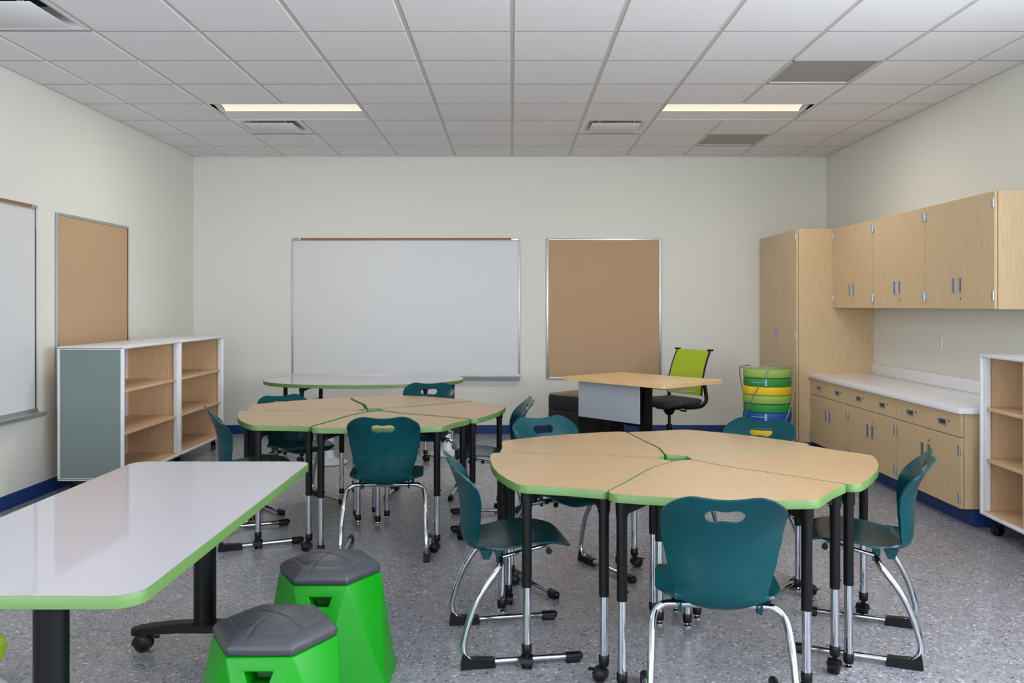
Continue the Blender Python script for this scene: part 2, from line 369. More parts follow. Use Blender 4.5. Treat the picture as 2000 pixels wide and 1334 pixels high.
# recessed troffers
def troffer(a, b, r, label, power=20):
    y0, y1 = row_y(r); x0 = a * T + .012; x1 = b * T - .012; y0 += .008; y1 -= .008; ym = y0 + .30
    t = thing('ceiling_light', label, 'ceiling light', ((x0 + x1) / 2, (y0 + y1) / 2, ZC), 0, 'recessed strip lights in the ceiling')
    cx, cy = (x0 + x1) / 2, (y0 + y1) / 2; hx = (x1 - x0) / 2; ya, yb, yc = y0 - cy, y1 - cy, ym - cy
    mb = MB()
    # housing: sloped reflector on the far side, ends, near lip
    mb.add([(-hx, yb, .003), (hx, yb, .003), (hx, yc, .012), (-hx, yc, .012)], [(0, 1, 2, 3)])
    mb.add([(-hx, yb, .007), (hx, yb, .007), (hx, yc, .016), (-hx, yc, .016)], [(3, 2, 1, 0)])
    mb.add([(-hx, yc, .012), (hx, yc, .012), (hx, yc, .016), (-hx, yc, .016)], [(0, 1, 2, 3)])
    mb.box(-hx, hx, ya, yb, .098, .102); mb.box(-hx, -hx + .004, ya, yb, .0, .10); mb.box(hx - .004, hx, ya, yb, .0, .10)
    mb.box(-hx, hx, yb - .004, yb, .0, .10); mb.box(-hx, hx, ya, ya + .004, .0, .10)
    ex = -hx if a < 0 else hx - .05
    mb.add([(ex, ya + .006, .05), (ex + .05, ya + .006, .05), (ex + .05, yc, .008), (ex, yc, .008)], [(0, 1, 2, 3)])
    o1 = mb.build('housing', M['white'], t)
    mb = MB(); k = 12; vs = []; xa = -hx + (.05 if a < 0 else .006); xb = hx - (.006 if a < 0 else .05)
    for i in range(k + 1):
        u = i / k; y = ya + .006 + (yc - ya - .006) * u; z = .012 + .055 * (1 - u ** 1.8)
        vs += [(xa, y, z), (xb, y, z)]
    mb.add(vs, [(2 * i, 2 * i + 1, 2 * i + 3, 2 * i + 2) for i in range(k)], True)
    mb.build('diffuser', M['lens'], t)
    d = bpy.data.lights.new('fixture_light', 'AREA'); d.shape = 'RECTANGLE'; d.size = 1.05; d.size_y = .2; d.energy = power; d.color = (1.0, .955, .90); d.spread = PI
    lo = bpy.data.objects.new('fixture_light', d); COL.objects.link(lo); lo.parent = t; lo.location = (0, (ya + yc) / 2, .006)
for i, (a, b, r) in enumerate(lights):
    side = 'left' if a < 0 else 'right'
    lab = {3: 'warm lit recessed strip light in the ceiling over the %s half of the room' % side, 10: 'recessed strip light on the %s, overhead and out of frame' % side, 16: 'recessed strip light on the %s, behind the viewer' % side}[r]
    troffer(a, b, r, lab, {3: 15, 10: 6, 16: 14}[r])

def diffuser(c, r, label):
    y0, y1 = row_y(r); cx = (c + .5) * T; cy = (y0 + y1) / 2; h = T / 2 - .012
    t = thing('air_diffuser', label, 'air vent', (cx, cy, ZC), 0, 'square supply air diffusers in the ceiling')
    mb = MB()
    rows = [(h, .004), (h - .012, .002), (h - .03, .006), (h - .065, .022), (h - .10, .05), (h - .13, .10)]
    sq = [(-1, -1), (1, -1), (1, 1), (-1, 1)]; vs = []
    for q, z in rows: vs += [(q * x, q * y, z) for x, y in sq]
    mb.add(vs, [(i * 4 + j, i * 4 + (j + 1) % 4, (i + 1) * 4 + (j + 1) % 4, (i + 1) * 4 + j) for i in range(len(rows) - 1) for j in range(4)])
    mb.build('frame', M['white'], t, angle=10)
    mb = MB().box(-h + .13, h - .13, -h + .13, h - .13, .095, .099); mb.build('duct_throat', M['dark'], t)
    mb = MB(); q = .212
    mb.box(-q, q, -q, q, -.008, -.004, .0015)
    for x in (-q * .6, q * .6):
        for y in (-q * .6, q * .6): mb.cyl((x, y, -.005), (x, y, .104), .004, n=8)
    mb.build('face_panel', M['ceil'], t)
    for x in (-q * .72, q * .72): MB().box(x - .003, x + .003, -q - .02, -q + .02, -.004, .06).build('hanger_clip', M['alu'], t)
dl = ['square ceiling air diffuser beyond the left strip light', 'square ceiling air diffuser right of centre near the back wall', 'square ceiling air diffuser cut by the top left corner of the view', 'square ceiling air diffuser overhead on the right, out of frame', 'square ceiling air diffuser behind the viewer']
for (c, r), lb in zip(diff, dl): diffuser(c, r, lb)
# perforated return grilles
mg = M['grille']; tc = N(mg, 'ShaderNodeTexCoord'); v = N(mg, 'ShaderNodeTexVoronoi'); v.inputs['Scale'].default_value = 160; v.inputs['Randomness'].default_value = 0
rp = N(mg, 'ShaderNodeValToRGB'); rp.color_ramp.elements[0].position = .28; rp.color_ramp.elements[1].position = .38; rp.color_ramp.elements[0].color = lin((70, 70, 72)); rp.color_ramp.elements[1].color = lin((186, 185, 184))
L(mg, tc.outputs['Object'], v.inputs['Vector']); L(mg, v.outputs['Distance'], rp.inputs['Fac']); L(mg, rp.outputs['Color'], bsdf(mg).inputs['Base Color'])
for (c, r), lb in zip(grill, ['larger looking grey perforated return air grille in the ceiling, right of the strip light row', 'smaller looking grey perforated return air grille in the ceiling close to the back wall']):
    y0, y1 = row_y(r); cx = (c + .5) * T; cy = (y0 + y1) / 2; h = T / 2 - .012
    t = thing('return_grille', lb, 'air vent', (cx, cy, ZC), 0, 'perforated return grilles in the ceiling')
    MB().box(-h + .012, h - .012, -h + .012, h - .012, .012, .015).build('perforated_panel', M['grille'], t)
    mb = MB()
    for b in ((-h, h, -h, -h + .014), (-h, h, h - .014, h), (-h, -h + .014, -h, h), (h - .014, h, -h, h)): mb.box(*b, .004, .02)
    mb.build('frame', M['grid'], t)

# ------------------------------------------------------------------ boards
def board(kind, label, loc, rz, w, h, group=None):
    """local: x along the width, -y into the room, z up from the bottom"""
    t = thing(kind, label, 'whiteboard' if kind == 'whiteboard' else 'bulletin board', loc, rz, group)
    f = .022; d = .02
    MB().box(-w / 2 + f * .6, w / 2 - f * .6, -.012, -.001, f * .6, h - f * .6).build('writing_surface' if kind == 'whiteboard' else 'cork_panel', M['whiteboard'] if kind == 'whiteboard' else M['cork'], t)
    mb = MB(); ft = f if kind == 'corkboard' else .014
    for b in ((-w / 2, -w / 2 + ft, 0, h), (w / 2 - ft, w / 2, 0, h), (-w / 2 + ft, w / 2 - ft, 0, ft), (-w / 2 + ft, w / 2 - ft, h - ft, h)):
        mb.box(b[0], b[1], -d, -.001, b[2], b[3], .003)
    mb.build('frame', M['alu'], t)
    if kind == 'whiteboard':
        rail = MB().box(-w / 2 + .01, w / 2 - .01, -.03, -.001, h - .012, h + .014, .003).build('map_rail', M['alu'], t)
        MB().box(-w / 2 + .095, w / 2 - .095, -.036, -.029, h - .007, h + .013).build('cork_strip', M['corkstrip'], rail)
        for sx in (-1, 1): MB().box(sx * (w / 2 - .085) - .009, sx * (w / 2 - .085) + .009, -.037, -.028, h - .011, h + .016, .002).build('end_stop', M['alu'], rail)
        pf = [(-.001, .045), (-.022, .045), (-.03, .02), (-.075, .012), (-.085, .022), (-.09, .018), (-.085, -.004), (-.055, -.018), (-.001, -.022)]
        mb = MB(); n = len(pf); vs = [(-w / 2, y, z) for y, z in pf] + [(w / 2, y, z) for y, z in pf]
        mb.add(vs, [(i, (i + 1) % n, (i + 1) % n + n, i + n) for i in range(n)] + [tuple(range(n)), tuple(reversed(range(n, 2 * n)))]); mb.build('marker_tray', M['alu'], t)
board('whiteboard', 'wide white markerboard in the middle of the back wall, behind the kidney table', ((-2.362 + .083) / 2, YB - .001, .60), 0, 2.445, 1.49, 'wall whiteboards')
board('corkboard', 'tan corkboard on the back wall behind the teacher desk', ((.369 + 1.602) / 2, YB - .001, .591), 0, 1.233, 1.51, 'wall corkboards')
board('whiteboard', 'white markerboard on the left wall, cut off by the left edge of the view', (XL + .001, 6.24 - 1.22, .60), PI / 2, 2.44, 1.48, 'wall whiteboards')
board('corkboard', 'tan corkboard on the left wall above the mobile bookcases', (XL + .001, (6.52 + 7.74) / 2, .585), PI / 2, 1.22, 1.495, 'wall corkboards')

def outlet(label, loc, rz, kind='outlet'):
    t = thing('power_outlet' if kind == 'outlet' else 'switch_plate', label, kind, loc, rz)
    MB().box(-.038, .038, -.007, -.001, -.058, .058, .002).build('cover_plate', M['white'], t)
    for s_ in (-1, 1):
        rc = MB().box(-.017, .017, -.010, -.006, s_ * .026 - .015, s_ * .026 + .015, .002).build('receptacle', M['white'], t)
        MB().box(-.008, -.005, -.0108, -.0098, s_ * .026 - .006, s_ * .026 + .006).box(.005, .008, -.0108, -.0098, s_ * .026 - .006, s_ * .026 + .006).build('slot', M['dark'], rc)
outlet('white double outlet low on the back wall below the whiteboard', (-2.11, YB - .0005, .44), 0)
outlet('white double outlet on the right wall above the worktop', (XR - .0005, 6.85, 1.092), -PI / 2)

# ------------------------------------------------------------------ casework on the right wall
def pull(parent, M4):
    """recessed rectangular pull, 0.036 wide 0.105 tall, facing -x"""
    mb = MB(); w, h = .019, .053
    for b in ((-w, -w + .006, -h, h), (w - .006, w, -h, h), (-w + .006, w - .006, -h, -h + .008), (-w + .006, w - .006, h - .008, h)): mb.box(-.006, .0005, b[0], b[1], b[2], b[3], .001, 1)
    mb.v = [tuple(M4 @ Vector(v)) for v in mb.v]; nf = len(mb.v)
    q = MB().box(-.0015, .0003, -w + .005, w - .005, -h + .006, h - .006); q.v = [tuple(M4 @ Vector(v)) for v in q.v]; mb.add(q.v, q.f)
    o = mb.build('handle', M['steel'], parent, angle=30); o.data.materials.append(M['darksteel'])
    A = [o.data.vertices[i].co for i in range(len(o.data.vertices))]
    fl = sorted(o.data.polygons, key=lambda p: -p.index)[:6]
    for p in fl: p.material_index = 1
    return o
def lock(parent, x, y, z):
    return MB().cyl((x, y, z), (x - .005, y, z), .008, n=14).build('lock', M['lockbrass'], parent)
def hinge(parent, x, y, z, s_):
    mb = MB().box(x - .0045, x + .001, y - (.030 if s_ < 0 else 0), y + (0 if s_ < 0 else .030), z - .032, z + .032, .0015, 1)
    mb.cyl((x - .005, y + s_ * .0045, z - .03), (x - .005, y + s_ * .0045, z + .03), .0045, n=10)
    for dz in (-.015, .015): mb.cyl((x - .004, y + s_ * .017, z + dz), (x - .007, y + s_ * .017, z + dz), .004, n=8)
    return mb.build('hinge', M['steel'], parent)
def cabinet(name, label, y0, y1, xf, z0, z1, zdoor0, zdoor1, hz, lz, hinges, drawers=None, toe=False, group=None, endcap=0):
    """y0 = near side, y1 = far side, xf = plane of the door faces"""
    cy = (y0 + y1) / 2
    t = thing(name, label, 'cabinet', ((xf + XR) / 2, cy, 0 if toe or name == 'tall_cabinet' else z0), 0, group)
    ox, oz = t.location.x, t.location.z
    def B(mb_): mb_.v = [(v[0] - ox, v[1] - cy, v[2] - oz) for v in mb_.v]; return mb_
    th = .02; g = .002
    B(MB().box(xf + th + .003, XR - .001, y0 + .001, y1 - .001, z0, z1, .001, 1)).build('body', M['cab'], t)
    if toe: B(MB().box(xf + .085, XR - .001, y0 + .001, y1 - .001, .001, z0 - .0005)).build('toe_kick', M['base'], t)
    for k, (a, b) in enumerate(((y0 + .004, cy - g / 2), (cy + g / 2, y1 - .004))):
        dr = B(MB().box(xf, xf + th, a, b, zdoor0, zdoor1, .001, 1)).build('door', M['cab'], t)
        py = cy + (-.046 if k == 0 else .046)
        pull(dr, Matrix.Translation((xf - ox, py - cy, hz - oz)))
        if k == 0: lock(dr, xf - ox, py - cy, lz - oz)
        for q in hinges:
            hinge(dr, xf - ox, (y0 + .003 if k == 0 else y1 - .003) - cy, q - oz, 1 if k == 0 else -1)
    if drawers:
        for k, (a, b) in enumerate(((y0 + .004, cy - g / 2), (cy + g / 2, y1 - .004))):
            dr = B(MB().box(xf, xf + th, a, b, drawers[0], drawers[1], .001, 1)).build('drawer', M['cab'], t)
            m4 = Matrix.Translation((xf - ox, (a + b) / 2 - cy, (drawers[0] + drawers[1]) / 2 - oz)) @ Matrix.Rotation(PI / 2, 4, 'X')
            pull(dr, m4); lock(dr, xf - ox, (a + b) / 2 - cy - .085, (drawers[0] + drawers[1]) / 2 + .012 - oz)
    return t
cabinet('tall_cabinet', 'tall oak cabinet with two full height doors in the back right corner', 8.14, YB - .006, 2.66, .10, 2.097, .105, 2.094, 1.10, .80, (.17, 1.096, 2.02), toe=True)
yy = [8.138, 7.232, 6.324, 5.41]
pos = ['next to the tall cabinet', 'middle one of three', 'nearest the viewer']
for i in range(3):
    cabinet('wall_cabinet', 'oak wall cabinet above the worktop, ' + ['the one touching the tall cabinet', 'between the two other wall cabinets', 'the nearest with its oak side facing the viewer'][i], yy[i + 1], yy[i], 3.0, 1.356, 2.094, 1.358, 2.092, 1.517, 1.426, (1.44, 2.02), group='wall cabinets')
    cabinet('base_cabinet', 'oak base cabinet with two drawers, ' + ['against the tall cabinet under the worktop', 'middle one under the worktop', 'the nearest, with its oak side beside the cubby bookcase'][i], yy[i + 1], yy[i], 2.79, .112, .705, .114, .553, .40, .478, (.18, .475), (.558, .702), True, group='base cabinets')
t = thing('worktop', 'white quartz worktop with backsplash running over the three base cabinets', 'worktop', (3.07, 6.76, .706))
MB().box(2.768 - 3.07, XR - .001 - 3.07, 5.385 - 6.76, 8.139 - 6.76, .0, .036, .003).build('countertop', M['counter'], t)
MB().box(XR - .022 - 3.07, XR - .001 - 3.07, 5.385 - 6.76, 8.139 - 6.76, .0365, .131, .002).build('backsplash', M['counter'], t)

# ------------------------------------------------------------------ casters and glides
def caster_mb(r=.025, z0=0.0, a=0.0, brake=False):
    mb = MB(); ca, sa = math.cos(a), math.sin(a); off = r * .55
    def Tm(p): x, y, z = p; x -= off; return (x * ca - y * sa, x * sa + y * ca, z + z0)
    q = MB()
    for s_ in (-1, 1):
        q.cyl((0, s_ * .004, r), (0, s_ * .019, r), r, n=22); q.cyl((0, s_ * .019, r), (0, s_ * .022, r), r * .72, r * .5, n=18)
    k = 10; vs = []
    for i in range(k + 1):
        t = PI * (-.05 + .95 * i / k)
        for w in (-.022, .022):
            for rr in (r * 1.0, r * 1.14): vs.append((rr * math.cos(t), w, r + rr * math.sin(t)))
    fs = []
    for i in range(k):
        b = 4 * i; c = b + 4; fs += [(b, c, c + 1, b + 1), (b + 2, b + 3, c + 3, c + 2), (b + 1, c + 1, c + 3, b + 3), (b, b + 2, c + 2, c)]
    fs += [(0, 1, 3, 2), (4 * k, 4 * k + 2, 4 * k + 3, 4 * k + 1)]
    q.add(vs, fs, True); q.cyl((off, 0, r * .9), (off, 0, 2.35 * r), .009, n=12)
    if brake: q.box(-r * 1.75, -r * .7, -.012, .012, r * 1.55, r * 1.75, .002)
    q.v = [Tm(v) for v in q.v]; return q

# ------------------------------------------------------------------ petal desks
ZT = .707; TH = .030
side = [(.072, -.031), (.13, -.093), (.20, -.165), (.27, -.219), (.345, -.270), (.41, -.316), (.475, -.362), (.565, -.430), (.615, -.468)]
mid = [(.64, -.478), (.665, -.472), (.683, -.455), (.72, -.385), (.765, -.285), (.812, -.165), (.85, -.035), (.872, .09), (.880, .175), (.877, .203), (.862, .226), (.80, .284), (.735, .346), (.688, .402), (.655, .440)]
petal = side + mid + [rot2(p, math.radians(72)) for p in reversed(side)]
petal = offset_poly(petal, -.0045)
# resample corners smoothly
def resample(poly):
    out = []; n = len(poly)
    for i in range(n):
        a, b = poly[i], poly[(i + 1) % n]; out.append(a)
        k = max(1, int(math.ceil(math.dist(a, b) / .016)))
        for q in range(1, k): out.append((a[0] + (b[0] - a[0]) * q / k, a[1] + (b[1] - a[1]) * q / k))
    return out
petal = smooth_poly(resample(petal), 1)
def adj_leg(parent, x, y, ztop, kind, ang=0.0, inward=None, sleeve=.315):
    rs, rt = .0190, .0160
    leg = MB().cyl((x, y, sleeve), (x, y, ztop), rs, n=24).cyl((x, y, ztop - .055), (x, y, ztop - .001), .0225, .0235, n=24).cyl((x, y + rs, sleeve + .03), (x, y + rs + .006, sleeve + .03), .004, n=8).build('leg', M['black'], parent)
    z1 = .032 if kind == 'glide' else .092
    MB().cyl((x, y, z1), (x, y, sleeve + .004), rt, n=24).build('extension_tube', M['chrome'], leg)
    zc = .018 if kind == 'glide' else .062
    MB().lathe([(.010, zc - .002), (.017, zc), (.0195, zc + .008), (.0195, zc + .036), (.0180, zc + .038)], (x, y), 24).build('collar', M['blackplastic'], leg)
    if kind == 'glide': MB().lathe([(.0165, 0.0005), (.0165, .005), (.008, .009), (.006, .018)], (x, y), 20).build('glide', M['chrome'], leg)
    else:
        q = caster_mb(.0255, 0, ang, kind == 'brake'); q.v = [(v[0] + x, v[1] + y, v[2]) for v in q.v]; q.build('caster', M['blackplastic'], leg)
    if inward:
        d = Vector((inward[0] - x, inward[1] - y)).normalized(); n_ = Vector((-d.y, d.x)); w = .018; ln = .13
        def P(a, b, z): return (x + d.x * a + n_.x * b, y + d.y * a + n_.y * b, z)
        zt = ztop - .0005
        vs = [P(0, -w, zt), P(ln, -w, zt), P(.0, -w, zt - .05), P(ln, -w, zt - .014), P(0, w, zt), P(ln, w, zt), P(0, w, zt - .05), P(ln, w, zt - .014)]
        MB().add(vs, [(0, 1, 3, 2), (4, 6, 7, 5), (0, 4, 5, 1), (2, 3, 7, 6), (0, 2, 6, 4), (1, 5, 7, 3)]).build('bracket', M['black'], leg)
    return leg
def make_petal_desk():
    t = thing('petal_desk', 'x', 'desk')
    top = MB().prism(petal, ZT - TH, ZT).build('tabletop', M['maple'], t)
    ring_band(petal, ZT - TH - .0003, ZT + .0003).build('edge_band', M['edge'], top)
    c = (.52, 0)
    adj_leg(t, .640, -.425, ZT - TH - .0005, 'glide', 0, c)
    adj_leg(t, .835, .185, ZT - TH - .0005, 'caster', 1.0, c)
    adj_leg(t, .632, .405, ZT - TH - .0005, 'brake', 2.4, c)
    adj_leg(t, .098, .022, ZT - TH - .0005, 'glide', 0, (.5, 0), .36)
    return t
pd = make_petal_desk(); first = True
RC = (.716, 3.835); LC = (-.915, 5.60)
plab = {0: 'front', 1: 'right hand', 2: 'back right', 3: 'back left', 4: 'left hand'}
for (cc, base, gname, cl, offs) in ((RC, 279, 'petal desks of the nearer right cluster', 'nearer right cluster', (0.0, 0.0, .005, 0.0, 0.0)),
                                 (LC, 292, 'petal desks of the farther left cluster', 'farther left cluster', (.03, .01, .035, .0, 0.0))):
    for k in range(5):
        a = math.radians(base + 72 * k); loc = (cc[0] + offs[k] * math.cos(a), cc[1] + offs[k] * math.sin(a), 0)
        lab = 'maple petal desk with green edge, the %s piece of the %s' % (plab[k], cl)
        if first: pd.location = loc; pd.rotation_euler.z = a; tag(pd, lab, 'desk', gname); first = False
        else: dup(pd, loc, a, lab, gname)

# ------------------------------------------------------------------ student chair
PROF = [(.205, .415), (.202, .430), (.185, .443), (.12, .450), (.04, .441), (-.05, .423), (-.12, .409), (-.165, .407), (-.195, .421), (-.209, .452), (-.213, .50), (-.214, .55), (-.218, .60), (-.229, .655), (-.246, .70), (-.266, .745), (-.284, .782), (-.288, .790)]
PC = catmull([(p[0], 0, p[1]) for p in PROF], 8)
ARC = [0.0]
for i in range(1, len(PC)): ARC.append(ARC[-1] + (PC[i] - PC[i - 1]).length)
LEN = ARC[-1]
def prof_at(s_):
    s_ = max(0, min(LEN, s_))
    import bisect
    i = max(1, bisect.bisect_left(ARC, s_)); i = min(i, len(ARC) - 1)
    f = (s_ - ARC[i - 1]) / max(1e-9, ARC[i] - ARC[i - 1]); return PC[i - 1].lerp(PC[i], f)
def interp(tab, x):
    if x <= tab[0][0]: return tab[0][1]
    for (a, b), (c, d) in zip(tab, tab[1:]):
        if x <= c:
            u = (x - a) / (c - a); u = u * u * (3 - 2 * u); return b + (d - b) * u
    return tab[-1][1]
def s_of_x(x): return min((abs(PC[i].x - x) + (10 if PC[i].z > .47 else 0), ARC[i]) for i in range(len(PC)))[1]
def s_of_z(z): return min((abs(PC[i].z - z) + (10 if PC[i].x > -.17 else 0), ARC[i]) for i in range(len(PC)))[1]
SB = s_of_x(-.165)
WID = [(0, .172), (s_of_x(.15), .184), (s_of_x(.06), .200), (s_of_x(-.05), .204), (s_of_x(-.12), .178), (SB, .150), (s_of_z(.46), .144), (s_of_z(.50), .156), (s_of_z(.56), .173), (s_of_z(.62), .187), (s_of_z(.68), .193), (s_of_z(.725), .195), (LEN, .189)]
WRAP = [(0, .0), (s_of_x(-.05), .018), (SB, .036), (s_of_z(.50), .052), (s_of_z(.62), .062), (LEN, .0)]
def shell_pt(s_, t):
    w = interp(WID, s_); p = prof_at(s_); e = .004
    d = (prof_at(s_ + e) - prof_at(s_ - e)).normalized(); nrm = Vector((d.z, 0, -d.x))   # towards the sitter
    c = interp(WRAP, s_) * abs(t) ** 2.2
    q = p + nrm * c; 
    if s_ < s_of_x(.05):   # seat front droops at the sides
        q.z -= .010 * (1 - s_ / s_of_x(.05)) * t * t
    return Vector((q.x, w * t, q.z))
def build_shell(parent):
    NR, NC = 92, 52; tc = .42
    grid = []
    for j in range(NC + 1):
        t = -1 + 2 * j / NC; t = math.sin(t * PI / 2 * .86) / math.sin(PI / 2 * .86)
        u = max(0, (abs(t) - tc) / (1 - tc)); cap = 1 - math.sqrt(max(0, 1 - u ** 2.3))
        s1 = LEN - .085 * cap - .014 * math.cos(min(1, abs(t) / .62) * PI / 2) ** 1.5
        s0 = .062 * cap
        grid.append([(s0 + (s1 - s0) * i / NR, t) for i in range(NR + 1)])
    P = [[shell_pt(*grid[j][i]) for i in range(NR + 1)] for j in range(NC + 1)]
    def nrm(j, i):
        a = P[min(j + 1, NC)][i] - P[max(j - 1, 0)][i]; b = P[j][min(i + 1, NR)] - P[j][max(i - 1, 0)]
        n = a.cross(b); return n.normalized() if n.length > 1e-12 else Vector((0, 0, 1))
    Nn = [[nrm(j, i) for i in range(NR + 1)] for j in range(NC + 1)]
    # hand hole in arc coordinates
    sh = s_of_z(.7225)
    def hole(y, s_):   # <0 inside ; outline with a dipped top and a dipped bottom
        w_, h_ = .062, .027
        k = abs(y) / w_
        up = h_ * (1 - .30 * math.cos(min(1, k / .8) * PI / 2) ** 2); dn = h_ * (1 - .26 * math.cos(min(1, k / .8) * PI / 2) ** 2)
        h = up if s_ > sh else dn
        return (k ** 3.2 + (abs(s_ - sh) / h) ** 2.4) - 1
    dead = set(); 
    for j in range(NC):
        for i in range(NR):
            yc = sum(P[a][b].y for a, b in ((j, i), (j + 1, i), (j + 1, i + 1), (j, i + 1))) / 4
            sc = sum(grid[a][b][0] for a, b in ((j, i), (j + 1, i), (j + 1, i + 1), (j, i + 1))) / 4
            if hole(yc, sc) < 0: dead.add((j, i))
    bv = set()
    for (j, i) in dead:
        for dj, di in ((-1, 0), (1, 0), (0, -1), (0, 1)):
            if (j + dj, i + di) not in dead:
                if dj: bv |= {(j + (dj > 0), i), (j + (dj > 0), i + 1)}
                else: bv |= {(j, i + (di > 0)), (j + 1, i + (di > 0))}
    for (j, i) in bv:
        y = P[j][i].y; s_ = grid[j][i][0]; lo, hi = .3, 2.2
        for _ in range(30):
            k = (lo + hi) / 2
            if hole(y * k, sh + (s_ - sh) * k) < 0: lo = k
            else: hi = k
        w = interp(WID, s_); s2 = sh + (s_ - sh) * k; P[j][i] = shell_pt(s2, y * k / interp(WID, s2))
    th = .0040
    ib = min(range(NR + 1), key=lambda i: abs(grid[NC // 2][i][0] - SB))
    def part(i0, i1, name):
        vs = []; idx = {}; uvs = []; fs = []
        def vid(j, i, side_):
            k = (j, i, side_)
            if k not in idx:
                idx[k] = len(vs); vs.append(tuple(P[j][i] + Nn[j][i] * th * side_)); uvs.append((P[j][i].y + .5, grid[j][i][0] + .03))
            return idx[k]
        def alive(j, i): return 0 <= j < NC and 0 <= i < NR and (j, i) not in dead
        for j in range(NC):
            for i in range(i0, i1):
                if not alive(j, i): continue
                q = [(j, i), (j + 1, i), (j + 1, i + 1), (j, i + 1)]
                fs.append([vid(a, b, 1) for a, b in q]); fs.append([vid(a, b, -1) for a, b in reversed(q)])
                for (dj, di, e) in ((-1, 0, ((j, i), (j, i + 1))), (1, 0, ((j + 1, i), (j + 1, i + 1))), (0, -1, ((j, i), (j + 1, i))), (0, 1, ((j, i + 1), (j + 1, i + 1)))):
                    if not alive(j + dj, i + di):
                        (a, b), (c, d) = e; fs.append([vid(a, b, 1), vid(a, b, -1), vid(c, d, -1), vid(c, d, 1)])
        me = bpy.data.meshes.new(name); me.from_pydata(vs, [], fs); me.update()
        ul = me.uv_layers.new(name='UVMap')
        for lp in me.loops: ul.data[lp.index].uv = uvs[lp.vertex_index]
        bm = bmesh.new(); bm.from_mesh(me); bmesh.ops.recalc_face_normals(bm, faces=bm.faces[:]); bm.to_mesh(me); bm.free()
        me.polygons.foreach_set('use_smooth', [True] * len(me.polygons)); me.set_sharp_from_angle(angle=math.radians(50))
        me.materials.append(M['teal']); o = bpy.data.objects.new(name, me); COL.objects.link(o); o.parent = parent
        return o
    return part(0, ib, 'seat'), part(ib, NR, 'backrest')
def make_chair():
    t = thing('student_chair', 'x', 'chair')
    seat, back = build_shell(t)
    for s_ in (-1, 1):   # lugs that clamp the cross bar
        mb = MB(); mb.box(-.090, -.060, s_ * .126 - .004, s_ * .126 + .004, .366, .428, .003)
        q = [(x, s_ * .128 + dy, z) for dy in (-.004, .004) for x, z in ((-.158, .420), (-.098, .422), (-.118, .380), (-.142, .382))]
        mb.add(q, [(0, 1, 2, 3), (7, 6, 5, 4), (0, 4, 5, 1), (1, 5, 6, 2), (2, 6, 7, 3), (3, 7, 4, 0)])
        mb.build('bar_lug', M['teal'], seat)
    r = .0125
    MB().tube([(-.075, -.15, .388), (-.075, 0, .388), (-.075, .15, .388)], r).build('cross_bar', M['chrome'], t)
    for s_ in (-1, 1): MB().tube(catmull([(-.075, s_ * .145, .392), (.0, s_ * .145, .408), (.08, s_ * .14, .424), (.13, s_ * .13, .431)], 4), .008, 10).build('seat_rail', M['chrome'], t)
    for s_ in (-1, 1):
        pts = [(-.075, s_ * .148, .388), (-.078, s_ * .178, .385), (-.090, s_ * .203, .370), (-.110, s_ * .214, .347), (-.142, s_ * .220, .306), (-.178, s_ * .223, .25), (-.208, s_ * .226, .178), (-.228, s_ * .228, .108), (-.231, s_ * .229, .075), (-.220, s_ * .230, .045), (-.195, s_ * .230, .026), (-.15, s_ * .230, .0215), (0, s_ * .230, .0215), (.12, s_ * .230, .0215), (.205, s_ * .230, .0215)]
        leg = MB().tube(catmull(pts, 5), r, 16).build('leg', M['chrome'], t)
        y = s_ * .230; b = MB()
        prof = [(-.240, 0.0005), (-.240, .012), (-.232, .064), (-.205, .036), (-.17, .038), (-.112, .036), (-.108, .0005)]
        n = len(prof); w = .0175
        vs = [(x, y - w, z) for x, z in prof] + [(x, y + w, z) for x, z in prof]
        bm = bmesh.new(); vv = [bm.verts.new(v) for v in vs]
        for i in range(n): bm.faces.new((vv[i], vv[(i + 1) % n], vv[(i + 1) % n + n], vv[i + n]))
        bm.faces.new(vv[:n]); bm.faces.new(list(reversed(vv[n:]))); bmesh.ops.bevel(bm, geom=bm.edges[:], offset=.003, segments=2, affect='EDGES'); b.bm(bm, True)
        b.build('rear_boot', M['blackplastic'], leg)
        c = MB().box(.168, .222, y - .0165, y + .0165, .0005, .022, .003).cyl((.166, y, .0215), (.222, y, .0215), .0165, n=18); c.lathe([(.0165, 0), (.013, .008), (.006, .013), (0, .0145)], (0, 0), 16)
        k = 5 * 0
        b0 = len(c.v) - 16 * 4 - 16   # rounded nose: turn the lathe along x
        c.v[b0:] = [(.222 + v[2], y + v[0], .0215 + v[1]) for v in c.v[b0:]]
        c.build('front_cap', M['blackplastic'], leg)
        for x in (.035, .115):
            MB().cyl((x, s_ * .158, .413), (x, s_ * .170, .413), .012, n=14).cyl((x, s_ * .150, .42), (x, s_ * .168, .413), .006, n=10).build('stacking_bumper', M['blackplastic'], seat)
    return t
ch = make_chair(); used = False
GC1 = 'teal student chairs round the nearer right cluster'; GC2 = 'teal student chairs round the farther left cluster'
